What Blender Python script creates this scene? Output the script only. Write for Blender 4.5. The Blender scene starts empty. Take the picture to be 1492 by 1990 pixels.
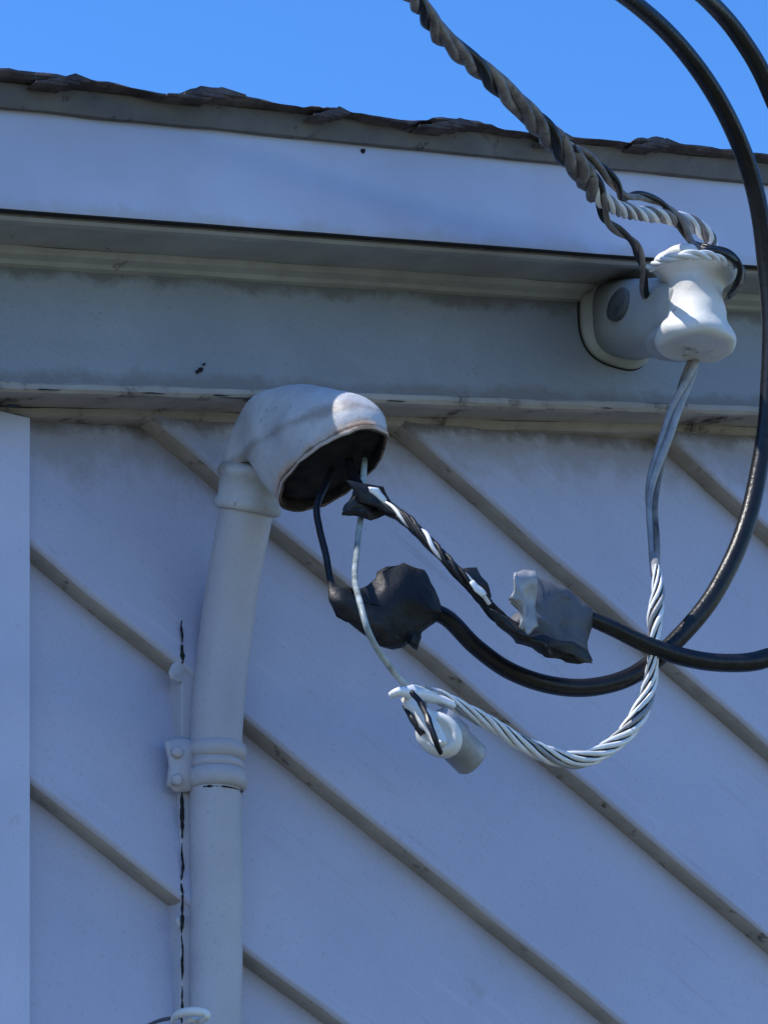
import bpy, bmesh, math, random
from mathutils import Vector, noise
random.seed(4)
S=bpy.context.scene
S.view_settings.view_transform='Standard'; S.view_settings.look='None'; S.view_settings.exposure=0
F=5500.0; TH=math.radians(20)
C=Vector((0,0,1.6)); XR=Vector((1,0,0)); FW=Vector((0,math.cos(TH),math.sin(TH))); UP=Vector((0,-math.sin(TH),math.cos(TH)))
Z=Vector((0,0,1))
def ray(px,py): return FW+XR*((px-746)/F)+UP*(-(py-995)/F)
d=(XR*7250+UP*(-15)+FW*5500).normalized()      # rake direction (gable slope)
dh=Vector((d.x,d.y,0)).normalized()
n=Vector((dh.y,-dh.x,0))                       # outward wall normal
dn=d.cross(n).normalized()
if dn.z<0: dn=-dn
P0=C+ray(450,1400)*4.5-n*0.06
K=n.dot(P0)
def W(px,py,off):
    r=ray(px,py); t=(K+off-n.dot(C))/n.dot(r); return C+r*t
def dep(p): return (p-C).dot(FW)
def pxm(p,a): return a*dep(p)/F
Hc=W(492,922,.163)
def H(a,z,w=0): return Hc+n*a+Z*z+dh*w

# ---------- materials
def mat(name,c1,c2=None,rough=.6,scale=6,metal=0,bump=.15,bscale=60,dirt=None,dirtamt=0,dirtscale=9,ao=0,aodist=.06,spec=.4,aoth=.75,grime=None,speck=0,streak=None):
    m=bpy.data.materials.new(name); m.use_nodes=True; t=m.node_tree; N=t.nodes; L=t.links
    b=N['Principled BSDF']; b.inputs['Roughness'].default_value=rough; b.inputs['Metallic'].default_value=metal
    b.inputs['Specular IOR Level'].default_value=spec
    tc=N.new('ShaderNodeTexCoord'); co=tc.outputs['Object']
    def noi(s,det=5,ro=.6,vec=None):
        q=N.new('ShaderNodeTexNoise'); q.inputs['Scale'].default_value=s; q.inputs['Detail'].default_value=det; q.inputs['Roughness'].default_value=ro
        L.new(vec or co,q.inputs['Vector']); return q
    def dot(vec):
        vm=N.new('ShaderNodeVectorMath'); vm.operation='DOT_PRODUCT'; L.new(co,vm.inputs[0]); vm.inputs[1].default_value=vec; return vm.outputs['Value']
    def ramp(inp,a,bb,to=1):
        r=N.new('ShaderNodeMapRange'); r.inputs['From Min'].default_value=a; r.inputs['From Max'].default_value=bb; r.inputs['To Max'].default_value=to; L.new(inp,r.inputs[0]); return r.outputs[0]
    def mix(f,a,bb):
        x=N.new('ShaderNodeMix'); x.data_type='RGBA'; L.new(f,x.inputs['Factor'])
        for s,v in ((6,a),(7,bb)):
            if isinstance(v,tuple): x.inputs[s].default_value=(*v,1)
            else: L.new(v,x.inputs[s])
        return x.outputs[2]
    n1=noi(scale); col=mix(ramp(n1.outputs[0],.35,.65),c1,c2 or tuple(v*.85 for v in c1))
    if dirt and dirtamt>0:
        n2=noi(dirtscale,8,.7); th=.72-dirtamt*.4
        col=mix(ramp(n2.outputs[0],th,th+.09),col,dirt)
    if speck>0:
        n5=noi(170,2,.5); col=mix(ramp(n5.outputs[0],.60,.72,speck),col,tuple(v*.55 for v in c1))
    if streak:
        ea,eb,sc_c,amt=streak
        cb=N.new('ShaderNodeCombineXYZ'); L.new(dot(tuple(ea*1.6)),cb.inputs[0]); L.new(dot(tuple(eb*26)),cb.inputs[1])
        n7=noi(1.6,6,.65,cb.outputs[0]); col=mix(ramp(n7.outputs[0],.60,.74,amt),col,sc_c)
        col=mix(ramp(n7.outputs[0],.42,.30,amt*.5),col,tuple(min(1,v*1.25) for v in c1))
    if grime:
        for (vec,off0,rng,gc,amt) in grime:   # weathering band measured across the board
            sb=N.new('ShaderNodeMath'); sb.operation='SUBTRACT'; L.new(dot(vec),sb.inputs[0]); sb.inputs[1].default_value=off0
            ab=N.new('ShaderNodeMath'); ab.operation='ABSOLUTE'; L.new(sb.outputs[0],ab.inputs[0])
            n6=noi(13,7,.7); ml=N.new('ShaderNodeMath'); ml.operation='MULTIPLY'; L.new(n6.outputs[0],ml.inputs[0]); ml.inputs[1].default_value=rng*4.2
            di=N.new('ShaderNodeMath'); di.operation='SUBTRACT'; L.new(ml.outputs[0],di.inputs[0]); L.new(ab.outputs[0],di.inputs[1])
            col=mix(ramp(di.outputs[0],rng*1.0,rng*2.0,amt),col,gc)
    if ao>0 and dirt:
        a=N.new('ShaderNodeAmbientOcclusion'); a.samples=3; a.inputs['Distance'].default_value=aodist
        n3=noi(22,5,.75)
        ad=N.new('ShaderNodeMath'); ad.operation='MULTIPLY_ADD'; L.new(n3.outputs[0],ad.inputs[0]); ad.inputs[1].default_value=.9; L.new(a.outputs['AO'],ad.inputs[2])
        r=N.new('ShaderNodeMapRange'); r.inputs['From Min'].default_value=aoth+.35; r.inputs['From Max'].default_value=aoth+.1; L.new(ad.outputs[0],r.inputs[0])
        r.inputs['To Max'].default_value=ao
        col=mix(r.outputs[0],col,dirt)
    L.new(col,b.inputs['Base Color'])
    if bump>0:
        n4=noi(bscale,4); bp=N.new('ShaderNodeBump'); bp.inputs['Strength'].default_value=bump; bp.inputs['Distance'].default_value=.004
        L.new(n4.outputs[0],bp.inputs['Height']); L.new(bp.outputs[0],b.inputs['Normal'])
    return m
O0=W(0,405,.30)
def zs(y,off):
    p=W(0,y,off); p=p-d*((p-O0).dot(dh)/d.dot(dh)); return p.z-O0.z
def SP(off,z,t): return O0+n*(off-.30)+Z*z+d*t
T0,T1=-2.6,4.5
zf0=zs(405,.30); zf1=zs(200,.30); zso=zf0-.001; zb=zs(745,.14)
def dnv(z): return SP(0,z,0).dot(dn)
DIRT=(.07,.055,.045); DN=tuple(dn)
s0=W(240,820,0); s1=W(1492,1870,0); e1=(s1-s0).normalized(); e2=e1.cross(n).normalized()
if e2.z<0: e2=-e2
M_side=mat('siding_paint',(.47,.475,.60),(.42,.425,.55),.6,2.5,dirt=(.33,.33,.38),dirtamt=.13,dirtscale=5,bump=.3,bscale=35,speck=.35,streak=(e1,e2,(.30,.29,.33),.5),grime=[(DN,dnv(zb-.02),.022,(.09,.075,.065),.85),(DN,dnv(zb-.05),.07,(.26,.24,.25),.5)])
M_lip=mat('siding_edge_grime_bounce',(.40,.36,.33),(.30,.27,.25),.8,14,dirt=(.09,.075,.065),dirtamt=.34,dirtscale=22,bump=.4)  # edge grime, with the warm ground bounce put into the tan
M_trim=mat('corner_trim_paint',(.54,.56,.72),(.47,.49,.64),.5,4,dirt=(.36,.35,.38),dirtamt=.14,dirtscale=12,bump=.2,speck=.2)
M_fascia=mat('fascia_paint',(.53,.57,.74),(.45,.47,.60),.4,2.2,bump=.1,bscale=30,dirt=(.40,.38,.42),dirtamt=.14,dirtscale=3.5,spec=.5,grime=[(DN,dnv(zf0),.02,(.40,.38,.38),.6)])
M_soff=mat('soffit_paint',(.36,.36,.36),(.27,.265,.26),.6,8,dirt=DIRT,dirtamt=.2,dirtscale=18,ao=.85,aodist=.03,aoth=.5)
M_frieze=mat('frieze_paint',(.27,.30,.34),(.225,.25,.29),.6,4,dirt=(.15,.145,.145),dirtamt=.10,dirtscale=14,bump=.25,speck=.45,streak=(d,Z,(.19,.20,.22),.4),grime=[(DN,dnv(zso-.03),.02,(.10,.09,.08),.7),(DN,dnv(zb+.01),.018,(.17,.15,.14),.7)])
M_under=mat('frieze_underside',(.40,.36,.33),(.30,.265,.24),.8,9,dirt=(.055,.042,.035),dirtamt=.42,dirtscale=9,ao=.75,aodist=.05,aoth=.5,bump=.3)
M_drip=mat('drip_edge',(.15,.14,.135),(.10,.09,.09),.7,10,dirt=(.04,.033,.035),dirtamt=.36,dirtscale=26,bump=.4)
M_shing=mat('asphalt_shingle',(.035,.026,.034),(.12,.10,.10),.9,22,bump=1,bscale=150)
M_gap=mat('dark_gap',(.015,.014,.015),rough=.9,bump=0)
M_pipe=mat('mast_paint',(.49,.485,.54),(.43,.42,.47),.5,5,dirt=(.32,.29,.28),dirtamt=.16,dirtscale=14,bump=.35,bscale=45,speck=.3)
mo_c=H((.342+.104)/2,(-.026-.088)/2); mnv=(n*(-.026+.088)-Z*(.342-.104)).normalized()
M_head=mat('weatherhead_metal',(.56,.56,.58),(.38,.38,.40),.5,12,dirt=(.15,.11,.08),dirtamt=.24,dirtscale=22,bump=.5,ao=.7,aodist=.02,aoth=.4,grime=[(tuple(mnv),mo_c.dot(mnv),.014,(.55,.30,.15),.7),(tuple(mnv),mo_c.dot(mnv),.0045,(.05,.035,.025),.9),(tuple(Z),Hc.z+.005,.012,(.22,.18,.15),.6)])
M_rust=mat('rusty_rim',(.20,.14,.10),(.07,.05,.04),.8,22,dirt=(.03,.022,.018),dirtamt=.5,dirtscale=40,bump=.5)
M_black=mat('black_insulation',(.007,.007,.009),(.014,.014,.016),.33,30,bump=.25,bscale=120,spec=.32)
M_tape=mat('black_tape',(.010,.010,.012),(.022,.022,.024),.5,25,bump=.6,bscale=50,spec=.3)
M_insert=mat('dark_insert',(.010,.010,.012),(.03,.026,.022),.8,40,bump=.4,spec=.15,dirt=(.11,.09,.07),dirtamt=.24,dirtscale=35)
M_porc=mat('porcelain',(.74,.73,.71),(.64,.63,.60),.5,9,dirt=(.24,.21,.18),dirtamt=.24,dirtscale=22,bump=.25,spec=.4)
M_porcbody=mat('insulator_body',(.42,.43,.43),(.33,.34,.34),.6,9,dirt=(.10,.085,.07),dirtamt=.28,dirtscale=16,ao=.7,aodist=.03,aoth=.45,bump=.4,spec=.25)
M_recess=mat('recess_shade',(.14,.14,.14),(.06,.06,.06),.8,20,bump=.3,spec=.1)
M_alu=mat('bare_aluminium',(.82,.82,.82),(.66,.66,.67),.45,40,metal=.1,bump=.2,dirt=(.10,.08,.07),dirtamt=.16,dirtscale=60)
M_dullalu=mat('dull_aluminium',(.36,.37,.39),(.24,.24,.26),.5,25,metal=.2,bump=.3,dirt=(.09,.08,.07),dirtamt=.22,dirtscale=40)
M_oldalu=mat('weathered_strand',(.26,.23,.22),(.09,.08,.075),.5,30,metal=.1,bump=.5,dirt=(.02,.017,.016),dirtamt=.36,dirtscale=45)
M_cu=mat('pale_wire',(.42,.48,.48),(.14,.16,.16),.45,30,bump=.2)
M_grey=mat('grey_tape',(.12,.125,.145),(.06,.062,.072),.6,14,bump=.5,bscale=40,spec=.25)
M_ground=mat('dry_grass',(.17,.15,.09),(.10,.11,.05),.9,1.5,bump=.6,bscale=30)

# ---------- helpers
def link(name,bm,mats,parent=None,smooth=True):
    me=bpy.data.meshes.new(name); bmesh.ops.recalc_face_normals(bm,faces=bm.faces); bm.to_mesh(me); bm.free()
    for m in (mats if isinstance(mats,list) else [mats]): me.materials.append(m)
    if smooth:
        for p in me.polygons: p.use_smooth=True
    o=bpy.data.objects.new(name,me); S.collection.objects.link(o)
    if parent: o.parent=parent
    return o
def empty(name):
    o=bpy.data.objects.new(name,None); S.collection.objects.link(o); return o
def catmull(P,sub):
    out=[]; m=len(P)
    for i in range(m-1):
        a=P[max(i-1,0)];b=P[i];c=P[i+1];e=P[min(i+2,m-1)]
        for k in range(sub):
            t=k/sub
            out.append([.5*((2*b[j])+(-a[j]+c[j])*t+(2*a[j]-5*b[j]+4*c[j]-e[j])*t*t+(-a[j]+3*b[j]-3*c[j]+e[j])*t**3) for j in range(4)])
    out.append(list(P[-1])); return out
def frames(pts):
    fr=[]; prev=None
    for i,p in enumerate(pts):
        T=(pts[min(i+1,len(pts)-1)]-pts[max(i-1,0)]).normalized()
        if prev is None:
            a=T.cross(Vector((.3,.2,1))).normalized()
        else:
            a=(prev-T*prev.dot(T)).normalized()
        prev=a; fr.append((a,T.cross(a).normalized(),T))
    return fr
def tube_bm(bm,pts,rad,seg=14,mi=0,wob=0):
    fr=frames(pts); rings=[]
    for i,(p,f) in enumerate(zip(pts,fr)):
        r=rad[i] if hasattr(rad,'__len__') else rad
        ring=[]
        for k in range(seg):
            a=2*math.pi*k/seg; rr=r
            if wob: rr*=1+wob*noise.noise(Vector((p.x*40+k,p.y*40,p.z*40)))
            ring.append(bm.verts.new(p+f[0]*math.cos(a)*rr+f[1]*math.sin(a)*rr))
        rings.append(ring)
    for A,B in zip(rings,rings[1:]):
        for k in range(seg):
            fc=bm.faces.new((A[k],A[(k+1)%seg],B[(k+1)%seg],B[k])); fc.material_index=mi
    for R in (rings[0],rings[-1]):
        try: bm.faces.new(R).material_index=mi
        except Exception: pass
def pxcurve(P,sub=12):
    w=[]
    for (x,y,o,r) in P:
        q=W(x,y,o); w.append((q.x,q.y,q.z,pxm(q,r)))
    c=catmull(w,sub); return [Vector(v[:3]) for v in c],[v[3] for v in c]
def wire(name,P,m,parent=None,sub=12,seg=12,wob=0,sag=0):
    pts,rad=pxcurve(P,sub); bm=bmesh.new()
    if sag: pts=[p+Vector((noise.noise(p*6),noise.noise(p*6+Z*3),noise.noise(p*6+Z*7)))*sag for p in pts]
    tube_bm(bm,pts,rad,seg,0,wob); return link(name,bm,m,parent)
def rope(name,P,mats,nst,pitch,parent=None,sub=30,rs=1.0,core=None,irr=.5):
    pts,rad=pxcurve(P,sub); fr=frames(pts); bm=bmesh.new()
    s=[0]
    for a,b in zip(pts,pts[1:]): s.append(s[-1]+(b-a).length)
    if nst<=3: sr=.5
    else: sr=1/(1+1/math.sin(math.pi/nst))*1.15
    for k in range(nst):
        q=[];rr=[]
        for p,f,ss,r in zip(pts,fr,s,rad):
            a=2*math.pi*(k/nst+ss/pitch)+irr*math.sin(ss*9)+irr*.5*math.sin(ss*31+k)
            R=r*(1-sr)*(1+.12*math.sin(ss*37+k*2)); q.append(p+f[0]*math.cos(a)*R+f[1]*math.sin(a)*R); rr.append(r*sr*rs)
        tube_bm(bm,q,rr,8,k%len(mats))
    ms=list(mats)
    if core:
        ms.append(core); tube_bm(bm,pts,[r*.72 for r in rad],10,len(ms)-1)
    return link(name,bm,ms,parent)
def blob(name,outline,off,thick,m,parent=None,crumple=.004,sub=3,levels=(1,.9,.7,.4),seed=0,smooth=True):
    pts=[]
    for i,a in enumerate(outline):
        b=outline[(i+1)%len(outline)]
        for k in range(sub):
            t=k/sub; pts.append(((a[0]*(1-t)+b[0]*t),(a[1]*(1-t)+b[1]*t)))
    cx=sum(p[0] for p in pts)/len(pts); cy=sum(p[1] for p in pts)/len(pts)
    bm=bmesh.new()
    def ring(s,h):
        R=[]
        for (x,y) in pts:
            q=W(cx+(x-cx)*s,cy+(y-cy)*s,off)-FW*h*thick
            q+=Vector((noise.noise(q*35+Vector((seed,0,0))),noise.noise(q*35+Vector((5,seed,0))),noise.noise(q*35+Vector((9,3,seed)))))*crumple*(1.6 if s<1 else .6)
            R.append(bm.verts.new(q))
        return R
    hs=[math.sqrt(max(0,1-s*s)) for s in levels]
    rings=[ring(s,h) for s,h in reversed(list(zip(levels,hs)))]+[ring(s,-h) for s,h in list(zip(levels,hs))[1:]]
    m_=len(pts)
    for A,B in zip(rings,rings[1:]):
        for k in range(m_): bm.faces.new((A[k],A[(k+1)%m_],B[(k+1)%m_],B[k]))
    for R,h in ((rings[0],1),(rings[-1],-1)):
        c=bm.verts.new(W(cx,cy,off)-FW*h*thick)
        for k in range(m_): bm.faces.new((R[k],R[(k+1)%m_],c))
    return link(name,bm,m,parent,smooth)
def revolve(bm,origin,ax,prof,seg=32,mi=0,e1=None,sq=1.0,pw=1.0):
    ax=ax.normalized(); a=(e1 or ax.cross(Vector((.31,.2,.93)))); a=(a-ax*a.dot(ax)).normalized(); b=ax.cross(a).normalized()
    rings=[]
    def sp(v): return math.copysign(abs(v)**pw,v)
    for (h,r) in prof:
        rings.append([bm.verts.new(origin+ax*h+(a*sp(math.cos(2*math.pi*k/seg))*sq+b*sp(math.sin(2*math.pi*k/seg)))*r) for k in range(seg)])
    for A,B in zip(rings,rings[1:]):
        for k in range(seg):
            bm.faces.new((A[k],A[(k+1)%seg],B[(k+1)%seg],B[k])).material_index=mi
    for R in (rings[0],rings[-1]): bm.faces.new(R).material_index=mi

# ---------- house
house=empty('wooden_house')
def extr(name,prof,mats,t0=T0,t1=T1,mis=None,bev=0,steps=1,wob=0):
    bm=bmesh.new(); cols=[]
    for s in range(steps+1):
        t=t0+(t1-t0)*s/steps
        cols.append([bm.verts.new(SP(o,z+(wob*noise.noise(Vector((t*9,i*3.3,0))) if wob else 0),t)) for i,(o,z) in enumerate(prof)])
    m=len(prof)
    for A,B in zip(cols,cols[1:]):
        for k in range(m):
            f=bm.faces.new((A[k],A[(k+1)%m],B[(k+1)%m],B[k]))
            if mis: f.material_index=mis[k]
    bm.faces.new(cols[0]); bm.faces.new(cols[-1])
    o=link(name,bm,mats,house,False)
    if bev:
        b=o.modifiers.new('b','BEVEL'); b.width=bev; b.segments=3
    return o
extr('fascia_board',[(.30,zf0),(.30,zf1),(.284,zf1),(.284,zf0)],M_fascia,bev=.002,steps=60,wob=.0015)
extr('fascia_shadow_strip',[(.2995,zf0+.004),(.2995,zf0-.0012),(.288,zf0-.0012),(.288,zf0+.004)],M_gap)  # solid strip coloured dark to draw the shadow line under the fascia
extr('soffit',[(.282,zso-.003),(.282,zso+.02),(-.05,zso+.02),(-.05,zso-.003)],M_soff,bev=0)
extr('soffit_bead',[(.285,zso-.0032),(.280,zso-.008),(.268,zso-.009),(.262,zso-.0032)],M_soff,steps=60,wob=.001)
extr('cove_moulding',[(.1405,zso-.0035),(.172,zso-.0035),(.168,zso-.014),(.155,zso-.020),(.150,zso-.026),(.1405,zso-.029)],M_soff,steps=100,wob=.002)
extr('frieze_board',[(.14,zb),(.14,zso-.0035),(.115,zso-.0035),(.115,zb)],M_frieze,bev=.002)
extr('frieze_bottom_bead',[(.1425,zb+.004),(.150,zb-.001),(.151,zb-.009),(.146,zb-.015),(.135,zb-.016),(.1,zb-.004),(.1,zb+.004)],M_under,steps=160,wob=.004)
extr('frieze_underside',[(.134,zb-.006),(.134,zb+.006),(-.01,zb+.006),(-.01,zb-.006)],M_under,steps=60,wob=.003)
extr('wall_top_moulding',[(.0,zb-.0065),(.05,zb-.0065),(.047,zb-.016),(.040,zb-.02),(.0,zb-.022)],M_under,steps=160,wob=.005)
zd1=zs(163,.312)
extr('drip_edge',[(.301,zs(206,.312)),(.312,zs(206,.312)),(.316,zs(190,.312)),(.32,zd1),(.05,zd1),(.05,zf1-.002),(.301,zf1-.002)],M_drip,steps=160,wob=.003)
top=[(-700,60),(-300,95),(0,130),(70,141),(150,147),(230,163),(330,186),(360,176),(400,165),(440,173),(500,190),(560,205),(620,208),(650,208),(720,226),(800,241),(830,231),(870,227),(930,236),(980,250),(1040,258),(1080,262),(1150,270),(1220,277),(1240,269),(1275,265),(1330,281),(1400,288),(1480,298),(1800,335),(2200,380),(4200,560)]
bm=bmesh.new(); prev=None
def dense(a,b,k): return [(a[0]+(b[0]-a[0])*i/k,a[1]+(b[1]-a[1])*i/k) for i in range(k)]
TT=[]
for a,b in zip(top,top[1:]): TT+=dense(a,b,4)
TT.append(top[-1])
for i,(x,y) in enumerate(TT):
    p=W(x,y+random.uniform(-2.5,2.5),.345+.006*noise.noise(Vector((x*.02,0,0))))
    base=SP(.335,zd1+.001,0); t=(p-base).dot(dh)/d.dot(dh); q=SP(.338+.006*noise.noise(Vector((x*.03,4,0))),zd1+.001,t)
    mid=(p*.5+q*.5)+n*.004
    hgt=(p.z-SP(0,zd1,t).z)
    r=SP(.05,zd1+.012+.3*max(hgt-.012,0),t); r2=SP(-3.2,zd1+.014,t); r3=SP(-3.2,zd1,t)
    p2=p-n*.05
    cur=[bm.verts.new(v) for v in (q,mid,p,p2,r,r2,r3)]
    if prev:
        for k in range(7): bm.faces.new((prev[k],prev[(k+1)%7],cur[(k+1)%7],cur[k]))
    else: bm.faces.new(cur)
    prev=cur
bm.faces.new(prev)
link('shingle_roof',bm,M_shing,house,False)
bm=bmesh.new()
for x,y,l in ((410,180,170),(880,240,130),(1285,279,110),(650,219,80),(130,155,120),(1090,269,70)):
    for j in range(3):
        a=W(x-l/2+j*l*.2,y+5-j*2,.35); e=d*pxm(a,l*.6)
        up=Z*.003*(j+1)
        vs=[a+up*.2,a+e+up*.3,a+e*.8-n*.15+up,a+e*.1-n*.15+up*1.2]
        mm=a+e*.45+up*1.4
        tp=[v+Z*.003+n*.002 for v in vs]
        V=[bm.verts.new(v) for v in vs+tp]; M2=bm.verts.new(mm+Z*.003)
        for f in ((0,1,2,3),(1,2,6,5),(2,3,7,6),(3,0,4,7)): bm.faces.new([V[i] for i in f])
        bm.faces.new((V[0],V[1],V[5],M2,V[4])); bm.faces.new((V[4],M2,V[7])); bm.faces.new((M2,V[5],V[6])); bm.faces.new((M2,V[6],V[7]))
link('loose_shingle_tabs',bm,M_shing,house,False)

# siding
seeds=[(60,1558),(60,1098),(240,808),(760,848),(1310,900)]
cs=sorted((W(x,y,.0)-s0).dot(e2) for x,y in seeds)
sp=(cs[-1]-cs[0])/4
while cs[0]>-5: cs.insert(0,cs[0]-sp)
while cs[-1]<5: cs.append(cs[-1]+sp)
bm=bmesh.new(); LIP=.048
for a,b in zip(cs,cs[1:]):
    ns=160; row=[]
    for i in range(ns+1):
        u=-6+12*i/ns; w1=.005*noise.noise(Vector((u*5,a*7,0))); w2=.007*noise.noise(Vector((u*9,a*7,5)))
        A=s0+e1*u+e2*(a+w1)
        row.append([bm.verts.new(v) for v in (A-n*.004,A+n*(LIP*.5)-e2*.002,A+n*(LIP-.006+w2*.7),A+n*LIP+e2*.007,s0+e1*u+e2*(b+.012)+n*.003)])
    for A,B in zip(row,row[1:]):
        for k in range(4):
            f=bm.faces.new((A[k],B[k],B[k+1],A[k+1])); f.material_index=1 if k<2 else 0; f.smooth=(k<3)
def cut(bm,co,no):
    bmesh.ops.bisect_plane(bm,geom=bm.verts[:]+bm.edges[:]+bm.faces[:],plane_co=co,plane_no=no,clear_outer=True)
cut(bm,Vector((0,0,0)),Vector((0,0,-1)))
cut(bm,SP(0,zb+.01,0),dn)
left=SP(0,0,-2.4); right=SP(0,0,4.2)
cut(bm,left,-dh); cut(bm,right,dh)
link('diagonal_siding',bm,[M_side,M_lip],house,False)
bm=bmesh.new()
for base in (left,right):
    a=Vector((base.x,base.y,0)); h=base.z+zb
    V=[bm.verts.new(v) for v in (a,a-n*3,a-n*3+Z*(h+.35),a+Z*(h+.35))]; bm.faces.new(V)
a=Vector((left.x,left.y,0))-n*3; b=Vector((right.x,right.y,0))-n*3
bm.faces.new([bm.verts.new(v) for v in (a,b,b+Z*right.z,a+Z*left.z)])
link('side_and_back_walls',bm,M_side,house,False)
def vert_board(pxl,pxr,off,ytop,zbot,thick,m,name,bev=.002,parent=None):
    A=W(pxl,1400,off);B=W(pxr,1400,off); tp=W(pxr,ytop,off).z
    bm=bmesh.new(); V=[]
    lean=(W(pxr,1990,off)-W(pxr,820,off)); lean=lean/lean.z
    for o in (0,-thick):
        for P in (A,B):
            for zz in (zbot,tp): V.append(bm.verts.new(P+lean*(zz-P.z)+n*o))
    for f in ((0,1,3,2),(4,5,7,6),(0,1,5,4),(2,3,7,6),(0,2,6,4),(1,3,7,5)): bm.faces.new([V[i] for i in f])
    o=link(name,bm,m,parent or house,False); b=o.modifiers.new('b','BEVEL'); b.width=bev; b.segments=2; return o
vert_board(-75,59,.060,812,0.0,.07,M_trim,'corner_trim_board')
bm=bmesh.new()
for x,y,o,r in ((390,718,.142,5),(384,722,.142,4),(705,293,.301,5),(396,708,.142,2.5)):
    q=W(x,y,o); revolve(bm,q,n,[(-.001,pxm(q,r)),(.004,pxm(q,r*.7))],10)
link('nail_heads',bm,M_gap,house,False)
bm=bmesh.new()
def flake(x,y,w,h,off):
    k=11
    V=[bm.verts.new(W(x+w*math.cos(2*math.pi*i/k)*random.uniform(.5,1.1),y+h*math.sin(2*math.pi*i/k)*random.uniform(.4,1.2)+.04*w*math.cos(2*math.pi*i/k),off)) for i in range(k)]
    bm.faces.new(V)
for x in [95,300,430,505,770,1180]:
    yy=745+x*.033
    flake(x,yy+9,random.uniform(10,30),random.uniform(1.0,2.2),.1535)
for x,y,w,h in ((20,786,30,4),(470,772,46,2)): flake(x,y+2,w,h*.8,.1535)
link('paint_flakes',bm,M_gap,house,False)

# ---------- ground
bm=bmesh.new(); bmesh.ops.create_grid(bm,x_segments=4,y_segments=4,size=400)
link('ground',bm,M_ground,None,False)

# ---------- service mast
mast=empty('service_mast')
wire('mast_pipe',[(424,2900,.06,52),(421,2300,.06,51),(420,1900,.06,51),(419,1600,.06,51),(421,1450,.062,51),(428,1330,.068,51),(440,1220,.08,51.5),(457,1110,.105,52),(474,1020,.135,52.5),(490,930,.16,53),(494,905,.166,53)],M_pipe,mast,sub=10,seg=40,sag=.003)
bm=bmesh.new()
def pt(y): return W(420,y,.061)
for (y,r0,h) in ((1462,57,18),(1490,53,12),(1518,60,20)):
    c=pt(y); revolve(bm,c,Z+n*.03*(1 if y<1480 else -1),[(-pxm(c,h),pxm(c,r0-7)),(-pxm(c,h*.75),pxm(c,r0)),(0,pxm(c,r0+2.5)),(pxm(c,h*.75),pxm(c,r0)),(pxm(c,h),pxm(c,r0-7))],40)
link('strap_band',bm,M_pipe,mast)
blob('strap_ear',[(318,1440),(345,1432),(385,1438),(392,1480),(390,1520),(372,1538),(340,1540),(322,1528),(328,1490)],.05,.020,M_pipe,mast,.004)
bm=bmesh.new()
for yy in (1462,1515):
    c=W(345,yy,.066); revolve(bm,c,n,[(-.01,.009),(.002,.009),(.004,.006)],12)
link('strap_screws',bm,M_pipe,mast)
vert_board(353,400,.042,1250,0.0,.04,M_pipe,'pipe_backing_strip',parent=mast)
bm=bmesh.new()
cr=[]
y=1540
while y<2150: cr.append((y,min(y+random.uniform(40,120),2150),random.uniform(3,6.5))); y=cr[-1][1]+random.uniform(-20,12)
for y0,y1,w in [(1205,1250,4),(1252,1290,6)]+cr:
    a=[];k=16; ph=random.random()*9
    for i in range(k+1):
        y=y0+(y1-y0)*i/k; ww=w*math.sin(math.pi*(i+.5)/(k+1))**.5*(1+.9*noise.noise(Vector((y*.10,ph,0)))); x=354+3*noise.noise(Vector((y*.03,0,0)))
        a.append((bm.verts.new(W(x-ww*.6,y,.0475)),bm.verts.new(W(x+ww*.6,y,.0485))))
    for p,q in zip(a,a[1:]): bm.faces.new((p[0],p[1],q[1],q[0]))
a=[];c=pt(1541)
for i in range(61):
    an=2*math.pi*i/60; rr=pxm(c,52.2); dirv=(dh*math.cos(an)+n*math.sin(an))
    hh=.0045*max(0,.12+1.5*noise.noise(Vector((i*.55,3,0))))
    a.append((bm.verts.new(c+dirv*rr+Z*hh),bm.verts.new(c+dirv*rr-Z*hh)))
for p,q in zip(a,a[1:]): bm.faces.new((p[0],p[1],q[1],q[0]))
link('paint_cracks',bm,M_gap,mast,False)
for i,(x,y,r) in enumerate(((350,1308,19),(352,1790,13))):
    blob('caulk_lump_%d'%(i+1),[(x+r*math.cos(t)*random.uniform(.7,1.2),y+r*math.sin(t)*random.uniform(.9,1.5)) for t in [k*math.pi/5 for k in range(10)]],.042,.005,M_pipe,mast,.003)
cl=empty('cable_clip')
wire('clip_loop',[(335,1986,.28,5),(345,1973,.36,8),(370,1967,.40,9),(398,1969,.42,8),(402,1978,.42,6),(388,1985,.38,6),(365,1984,.36,6),(350,2010,.12,6)],M_porc,cl)
wire('clip_wire',[(285,1994,.1,3),(315,1983,.19,4),(350,1978,.28,4)],M_black,cl)

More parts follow.
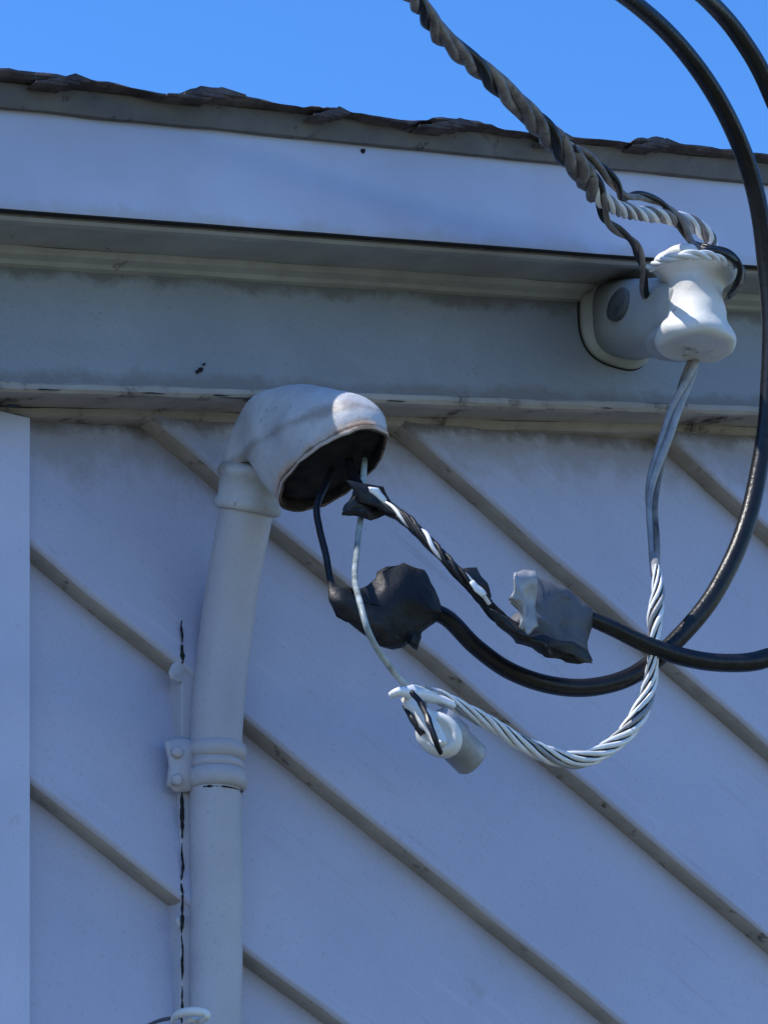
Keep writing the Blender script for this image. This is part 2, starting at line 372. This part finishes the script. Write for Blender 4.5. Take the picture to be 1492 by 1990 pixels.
# ---------- weatherhead
head=empty('weatherhead')
outer=[(-.054,0),(-.043,.030),(-.026,.062),(-.002,.090),(.030,.110),(.068,.116),(.112,.111),(.157,.097),(.21,.078),(.262,.057),(.306,.031),(.335,0),(.342,-.026)]
inner=[(.054,0),(.056,-.005),(.058,-.012),(.061,-.02),(.065,-.03),(.070,-.038),(.075,-.046),(.08,-.054),(.085,-.062),(.09,-.07),(.095,-.077),(.1,-.083),(.104,-.088)]
wid=[.054,.053,.053,.054,.056,.059,.062,.065,.067,.067,.066,.063,.060]
def densify(L,k=3):
    L4=[tuple(v)+(0,)*(4-len(v)) for v in L]; return catmull(L4,k)
OUT=densify(outer);INN=densify(inner);WD=densify([(w,0) for w in wid])
bm=bmesh.new(); rings=[]; seg=48
def sect(o,i,w,shr=1.0,sh=0,pw=1.0):
    c=((o[0]+i[0])/2,(o[1]+i[1])/2); A=((o[0]-i[0])/2*shr,(o[1]-i[1])/2*shr)
    L=math.hypot(*A); nm=(A[1]/L,-A[0]/L)
    R=[]
    for k in range(seg):
        t=2*math.pi*k/seg; ct=math.cos(t); st=math.sin(t)
        ct=math.copysign(abs(ct)**pw,ct); st=math.copysign(abs(st)**pw,st)
        R.append(H(c[0]+A[0]*ct+nm[0]*sh,c[1]+A[1]*ct+nm[1]*sh,w*st*shr))
    return R
for j,(o,i,w) in enumerate(zip(OUT,INN,WD)):
    tt=j/len(OUT); pw=1-.26*math.sin(math.pi*tt)
    rings.append([bm.verts.new(v+Vector((noise.noise(v*18),noise.noise(v*18+Z*9),noise.noise(v*18+Z*19)))*.005) for v in sect(o,i,w[0],pw=pw)])
mo,mi_,mw=outer[-1],inner[-1],wid[-1]
for shr,sh in ((1.02,.003),(1.0,.007),(.95,.006),(.92,-.02),(.92,-.04)):
    rings.append([bm.verts.new(v+Vector((noise.noise(v*40),noise.noise(v*40+Z*9),noise.noise(v*40+Z*19)))*.004) for v in sect(mo,mi_,mw,shr,sh)])
ti=len(rings)
for j,(A,B) in enumerate(zip(rings,rings[1:])):
    for k in range(seg):
        f=bm.faces.new((A[k],A[(k+1)%seg],B[(k+1)%seg],B[k])); f.material_index=2 if j>=ti-3 else (1 if j>=ti-4 else 0)
link('hood',bm,[M_head,M_rust,M_insert],head)
bm=bmesh.new(); R1=[bm.verts.new(v) for v in sect(mo,mi_,mw,.94,-.010)]; R2=[bm.verts.new(v) for v in sect(mo,mi_,mw,.8,-.004)]
R3=[bm.verts.new(v) for v in sect(mo,mi_,mw,.4,-.005)]
for A,B in ((R1,R2),(R2,R3)):
    for k in range(seg): bm.faces.new((A[k],A[(k+1)%seg],B[(k+1)%seg],B[k]))
bm.faces.new(R3)
link('insulating_insert',bm,M_insert,head)
bm=bmesh.new()
axp=(W(490,930,.16)-W(474,1020,.135)).normalized()
revolve(bm,Hc,axp,[(-.062,.049),(-.060,.053),(-.052,.0555),(-.046,.0535),(-.040,.051),(-.012,.052),(-.008,.056),(0,.0585),(.007,.0565),(.012,.052)],44)
link('collar',bm,M_head,head)

# ---------- insulator
ins=empty('porcelain_wire_insulator')
bq=W(1192,632,.141); u=pxm(bq,1)
sc=W(1352,592,.43); v=pxm(sc,1)
bm=bmesh.new()
revolve(bm,bq,n,[(0,88*u),(.010,88*u),(.018,84*u),(.022,80*u),(.05,76*u)],56,e1=Z,pw=.72)
link('base_flange',bm,M_porcbody,ins)
bm=bmesh.new(); revolve(bm,bq-n*.0005,n,[(0,90*u),(.003,89.5*u)],56,e1=Z,pw=.72); link('base_gap',bm,M_gap,ins)
bm=bmesh.new(); a0=bq+n*.03; tgt=sc-Z*16*v; L=(tgt-a0)
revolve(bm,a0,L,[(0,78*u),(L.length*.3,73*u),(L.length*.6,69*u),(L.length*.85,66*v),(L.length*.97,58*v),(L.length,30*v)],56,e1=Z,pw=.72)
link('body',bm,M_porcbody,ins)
# shade of the recess painted on an oval disc, tangent to the street side
ln=L.normalized(); side=(-dh); side=(side-ln*side.dot(ln)).normalized()
dirr=(side+Z*.12+n*.0).normalized()
bm=bmesh.new(); q=a0+L*.40+side*73*u+Z*8*u; revolve(bm,q,dirr,[(-.03,30*u),(.002,33*u),(.004,30*u),(.003,22*u)],30,e1=L,sq=1.3)
link('bolt_recess_disc',bm,M_recess,ins)
bm=bmesh.new()
pr=[(-84,40),(-88,62),(-84,74),(-74,78),(-60,73),(-40,63),(-12,56),(15,53),(38,56),(50,66),(58,76),(70,84),(84,81),(92,68),(96,40)]
pr=[tuple(x[:2]) for x in densify(pr,3)]
revolve(bm,sc,(Z+dh*.06),[(h*v/.93,r*v) for h,r in pr],48)
for vv in bm.verts: vv.co+=Vector((noise.noise(vv.co*25),noise.noise(vv.co*25+Z*4),noise.noise(vv.co*25+Z*8)))*.006
link('spool',bm,M_porc,ins)
bm=bmesh.new(); revolve(bm,sc-Z*80*v-(L.normalized())*.05,Z,[(-12*v,60*v),(-8*v,74*v),(8*v,76*v),(24*v,60*v)],32); link('lower_flange',bm,M_porcbody,ins)

# ---------- overhead service cable
cab=empty('overhead_service_cable')
rope('twisted_cable',[(-100,-900,2.2,20),(560,-260,1.1,18),(795,-15,.85,18),(860,70,.78,20),(940,140,.72,21),(1020,215,.66,22),(1090,285,.60,24),(1130,330,.56,24),(1160,375,.53,22)],[M_oldalu,M_black,M_oldalu,M_oldalu],4,.22,cab,sub=40,rs=1.12,irr=.9)
rope('dead_end_strand',[(1150,355,.54,15),(1180,395,.53,17),(1230,412,.50,16),(1290,420,.47,16),(1345,436,.45,17),(1378,462,.44,15),(1385,490,.44,10)],[M_alu,M_oldalu,M_alu,M_dullalu],6,.12,cab,sub=30,rs=.95,core=M_gap)
rope('upper_strand',[(1110,285,.60,9),(1150,310,.57,11),(1190,350,.55,11),(1210,382,.52,10),(1245,380,.5,9),(1285,395,.48,9),(1320,430,.47,10),(1345,470,.47,10),(1375,482,.5,8),(1415,492,.52,8),(1438,520,.52,9),(1432,555,.5,8),(1412,580,.46,6)],[M_black,M_oldalu],2,.16,cab,sub=24,rs=1.3)
rope('lower_strand',[(1155,360,.53,9),(1168,395,.5,10),(1178,430,.48,10),(1205,450,.46,9),(1235,478,.44,9),(1248,520,.4,9),(1252,565,.36,8),(1262,600,.33,6)],[M_black,M_oldalu],2,.16,cab,sub=24,rs=1.3)
wire('tie_wire',[(1345,500,.53,6),(1380,486,.54,7),(1420,500,.53,7),(1442,530,.5,7),(1430,565,.45,6)],M_black,cab)
rope('top_wrap',[(1262,520,.44,9),(1290,505,.5,10),(1335,496,.54,11),(1385,498,.54,10),(1425,515,.5,9)],[M_alu],3,.1,cab,sub=16)

# ---------- black loop cables
wire('black_power_cable',[(300,-900,2.2,18),(950,-230,1.1,17),(1110,-80,.95,17),(1222,0,.86,17),(1320,90,.8,17.5),(1392,190,.76,18),(1445,300,.72,18),(1478,420,.7,18),(1494,560,.68,18),(1496,700,.67,17.5),(1484,860,.66,17),(1450,1020,.65,18),(1390,1150,.64,18),(1310,1250,.62,18),(1230,1312,.6,18),(1150,1336,.58,18),(1070,1332,.57,18),(990,1305,.56,17.5),(925,1258,.55,17),(865,1200,.54,17),(800,1180,.53,17)],M_black,None,sub=12,seg=18,sag=.004)
wire('black_power_cable',[(600,-900,2.2,18),(1150,-170,1.1,17),(1275,-75,1.0,17),(1375,0,.92,17),(1440,75,.88,17.5),(1498,180,.85,18),(1590,420,.8,18),(1640,800,.76,18),(1620,1100,.7,18),(1550,1240,.68,18),(1480,1280,.66,19),(1400,1288,.65,18),(1320,1275,.64,18),(1250,1250,.63,17),(1190,1220,.62,16),(1140,1198,.61,15),(1100,1190,.6,15)],M_black,None,sub=12,seg=18,sag=.004)
neu=empty('neutral_wire')
rope('shaded_run',[(1385,600,.40,8),(1362,660,.39,10),(1350,700,.385,13),(1322,770,.375,15),(1298,840,.37,15),(1277,905,.36,16),(1266,970,.36,14),(1270,1050,.38,13),(1275,1125,.42,12)],[M_dullalu,M_oldalu,M_dullalu],3,.5,neu,sub=22)  # duller strand colours carry part of the shade on this run
rope('stranded_run',[(1275,1100,.62,8),(1278,1150,.63,14),(1272,1200,.63,19),(1270,1260,.63,13),(1262,1330,.62,16),(1240,1390,.62,20),(1200,1440,.61,20),(1140,1474,.61,19),(1080,1472,.60,19),(1010,1442,.60,19),(950,1405,.60,18),(900,1378,.6,16),(850,1352,.6,14),(800,1338,.6,10),(768,1350,.6,8)],[M_alu,M_alu,M_alu,M_dullalu],6,.19,neu,sub=30,rs=.74,core=M_gap,irr=.45)
wire('neutral_joint',[(1272,1080,.44,9),(1274,1115,.62,8)],M_dullalu,neu)

# ---------- thin conductors
wire('service_wire',[(655,890,.35,6),(635,940,.4,6.5),(616,985,.42,7),(620,1030,.44,7),(632,1080,.47,7),(642,1130,.5,7),(660,1165,.52,7)],M_black,sag=.004)
wire('service_wire',[(712,870,.40,6),(708,920,.44,6),(702,990,.47,6),(692,1060,.5,6),(690,1120,.57,6),(700,1185,.66,6.5),(722,1245,.67,6.5),(770,1310,.64,6.5),(812,1352,.64,7),(835,1400,.64,8),(852,1455,.64,6)],M_cu,sag=.004)
wire('service_wire',[(675,890,.40,8),(700,950,.45,9),(740,985,.48,10),(785,1010,.52,10),(840,1062,.56,10),(900,1125,.6,10.5),(945,1175,.6,11),(985,1212,.6,12),(1020,1235,.6,12),(1060,1240,.6,12)],M_black,wob=.5,seg=14)
rope('conductor_glint_wrap',[(745,978,.54,7),(790,1008,.58,11),(845,1064,.62,11),(900,1122,.65,11),(950,1172,.65,10)],[M_tape,M_tape,M_tape,M_alu],4,.11,None,sub=24,irr=1.5,rs=.9)  # one aluminium strand among the black draws the cable's white glints

# ---------- splices
sp1=empty('taped_splice')
blob('tape_body',[(640,1128),(662,1142),(690,1150),(725,1128),(752,1100),(785,1094),(820,1110),(845,1145),(862,1185),(850,1212),(822,1232),(812,1262),(795,1250),(760,1268),(725,1248),(690,1222),(652,1200),(645,1168)],.55,.035,M_tape,sp1,.010,seed=3)
blob('tape_tail',[(800,1225),(818,1235),(812,1262),(795,1252)],.57,.008,M_tape,sp1,.003)
sp2=empty('taped_splice')
blob('cover_body',[(1000,1130),(1030,1105),(1045,1120),(1100,1140),(1150,1185),(1152,1220),(1140,1250),(1152,1288),(1125,1292),(1085,1280),(1040,1262),(1000,1240),(980,1210),(1010,1190)],.62,.03,M_grey,sp2,.008,seed=7)
blob('cover_lip',[(998,1112),(1018,1104),(1040,1106),(1046,1140),(1040,1180),(1045,1215),(1030,1228),(1012,1220),(1006,1190),(988,1172),(996,1150)],.67,.012,M_dullalu,sp2,.010,seed=2)
blob('cover_bottom',[(945,1180),(985,1200),(1035,1222),(1080,1245),(1140,1262),(1150,1288),(1110,1290),(1050,1270),(1000,1245),(965,1215)],.66,.02,M_tape,sp2,.008,seed=9)
tp=empty('tape_flags')
blob('flag_upper',[(672,932),(700,938),(745,945),(760,975),(788,1000),(760,1002),(730,985),(700,975)],.50,.01,M_tape,tp,.006,seed=5,smooth=False)
blob('flag_lower',[(690,940),(715,950),(735,990),(752,1000),(720,1012),(690,1002),(664,1000),(680,975)],.49,.012,M_tape,tp,.006,seed=6,smooth=False)
blob('tape_highlight',[(715,945),(735,948),(752,968),(746,980),(734,968),(718,956)],.57,.005,M_alu,tp,.003,seed=8)  # bright blob that paints the white highlight on the black tape
cp=empty('crimp_connector')
blob('crimp_body',[(900,1105),(925,1102),(940,1125),(955,1158),(948,1172),(925,1160),(905,1140)],.63,.018,M_tape,cp,.006,seed=1,smooth=False)
blob('crimp_plate',[(915,1132),(922,1128),(934,1142),(944,1156),(935,1162),(922,1148)],.67,.006,M_alu,cp,.003,seed=11)
# split bolt connector
sb=empty('split_bolt_connector')
a=W(838,1400,.64); b=W(922,1482,.64); ax=(b-a); Ln=ax.length; q=pxm(a,1)
bm=bmesh.new()
revolve(bm,a,ax,[(0,28*q),(.004,38*q),(Ln*.15,42*q),(Ln*.5,42*q),(Ln*.52,37*q),(Ln*.94,37*q),(Ln,31*q),(Ln,18*q),(Ln*.9,17*q)],28)
link('barrel',bm,M_dullalu,sb)
bm=bmesh.new()
c=W(852,1425,.68); revolve(bm,c,(C-c).normalized()+Z*.2,[(-.02,40*q),(-.005,40*q),(.004,34*q),(.006,26*q),(.0,20*q)],26,e1=ax,sq=1.25)
link('clamp_ring',bm,M_porc,sb)
wire('pinch_bar',[(790,1358,.64,14),(812,1380,.66,17),(838,1415,.69,16),(858,1448,.71,11)],M_porc,sb,seg=8,wob=.6)
wire('lead_tip',[(757,1352,.64,6),(775,1345,.65,11),(800,1348,.65,14),(830,1352,.65,11),(880,1372,.64,8)],M_alu,sb,wob=.5,seg=9)
wire('dark_strap',[(800,1345,.68,5),(818,1368,.70,6),(832,1400,.73,6),(846,1440,.74,6),(856,1464,.73,5)],M_black,sb,wob=.5)
wire('dark_jaw',[(787,1372,.64,6),(802,1398,.66,7),(822,1428,.67,6)],M_tape,sb,wob=.5)

# ---------- light
ts=(-dh*.55+Z*.83-n*.19).normalized()
sun=bpy.data.lights.new('sun','SUN'); sun.energy=5; sun.angle=math.radians(.5); sun.color=(1,.96,.9)
so=bpy.data.objects.new('sun',sun); S.collection.objects.link(so); so.rotation_euler=ts.to_track_quat('Z','Y').to_euler(); so.location=(0,0,20)
w=bpy.data.worlds.new('World'); S.world=w; w.use_nodes=True; t=w.node_tree
bg=t.nodes['Background']; sk=t.nodes.new('ShaderNodeTexSky'); sk.sky_type='NISHITA'; sk.sun_disc=False
sk.sun_elevation=math.asin(ts.z); sk.sun_rotation=math.atan2(ts.x,ts.y)
sk.air_density=1.0; sk.dust_density=.1; sk.ozone_density=4
hs=t.nodes.new('ShaderNodeHueSaturation'); hs.inputs['Hue'].default_value=.508; hs.inputs['Saturation'].default_value=1.27; hs.inputs['Value'].default_value=2.2
t.links.new(sk.outputs[0],hs.inputs['Color']); t.links.new(hs.outputs[0],bg.inputs[0]); bg.inputs[1].default_value=.125

cam=bpy.data.cameras.new('camera'); co=bpy.data.objects.new('camera',cam); S.collection.objects.link(co)
cam.sensor_fit='HORIZONTAL'; cam.sensor_width=36; cam.lens=36*F/1492; cam.clip_end=2000; cam.clip_start=.05
co.location=C; co.rotation_euler=(math.pi/2+TH,0,0); S.camera=co
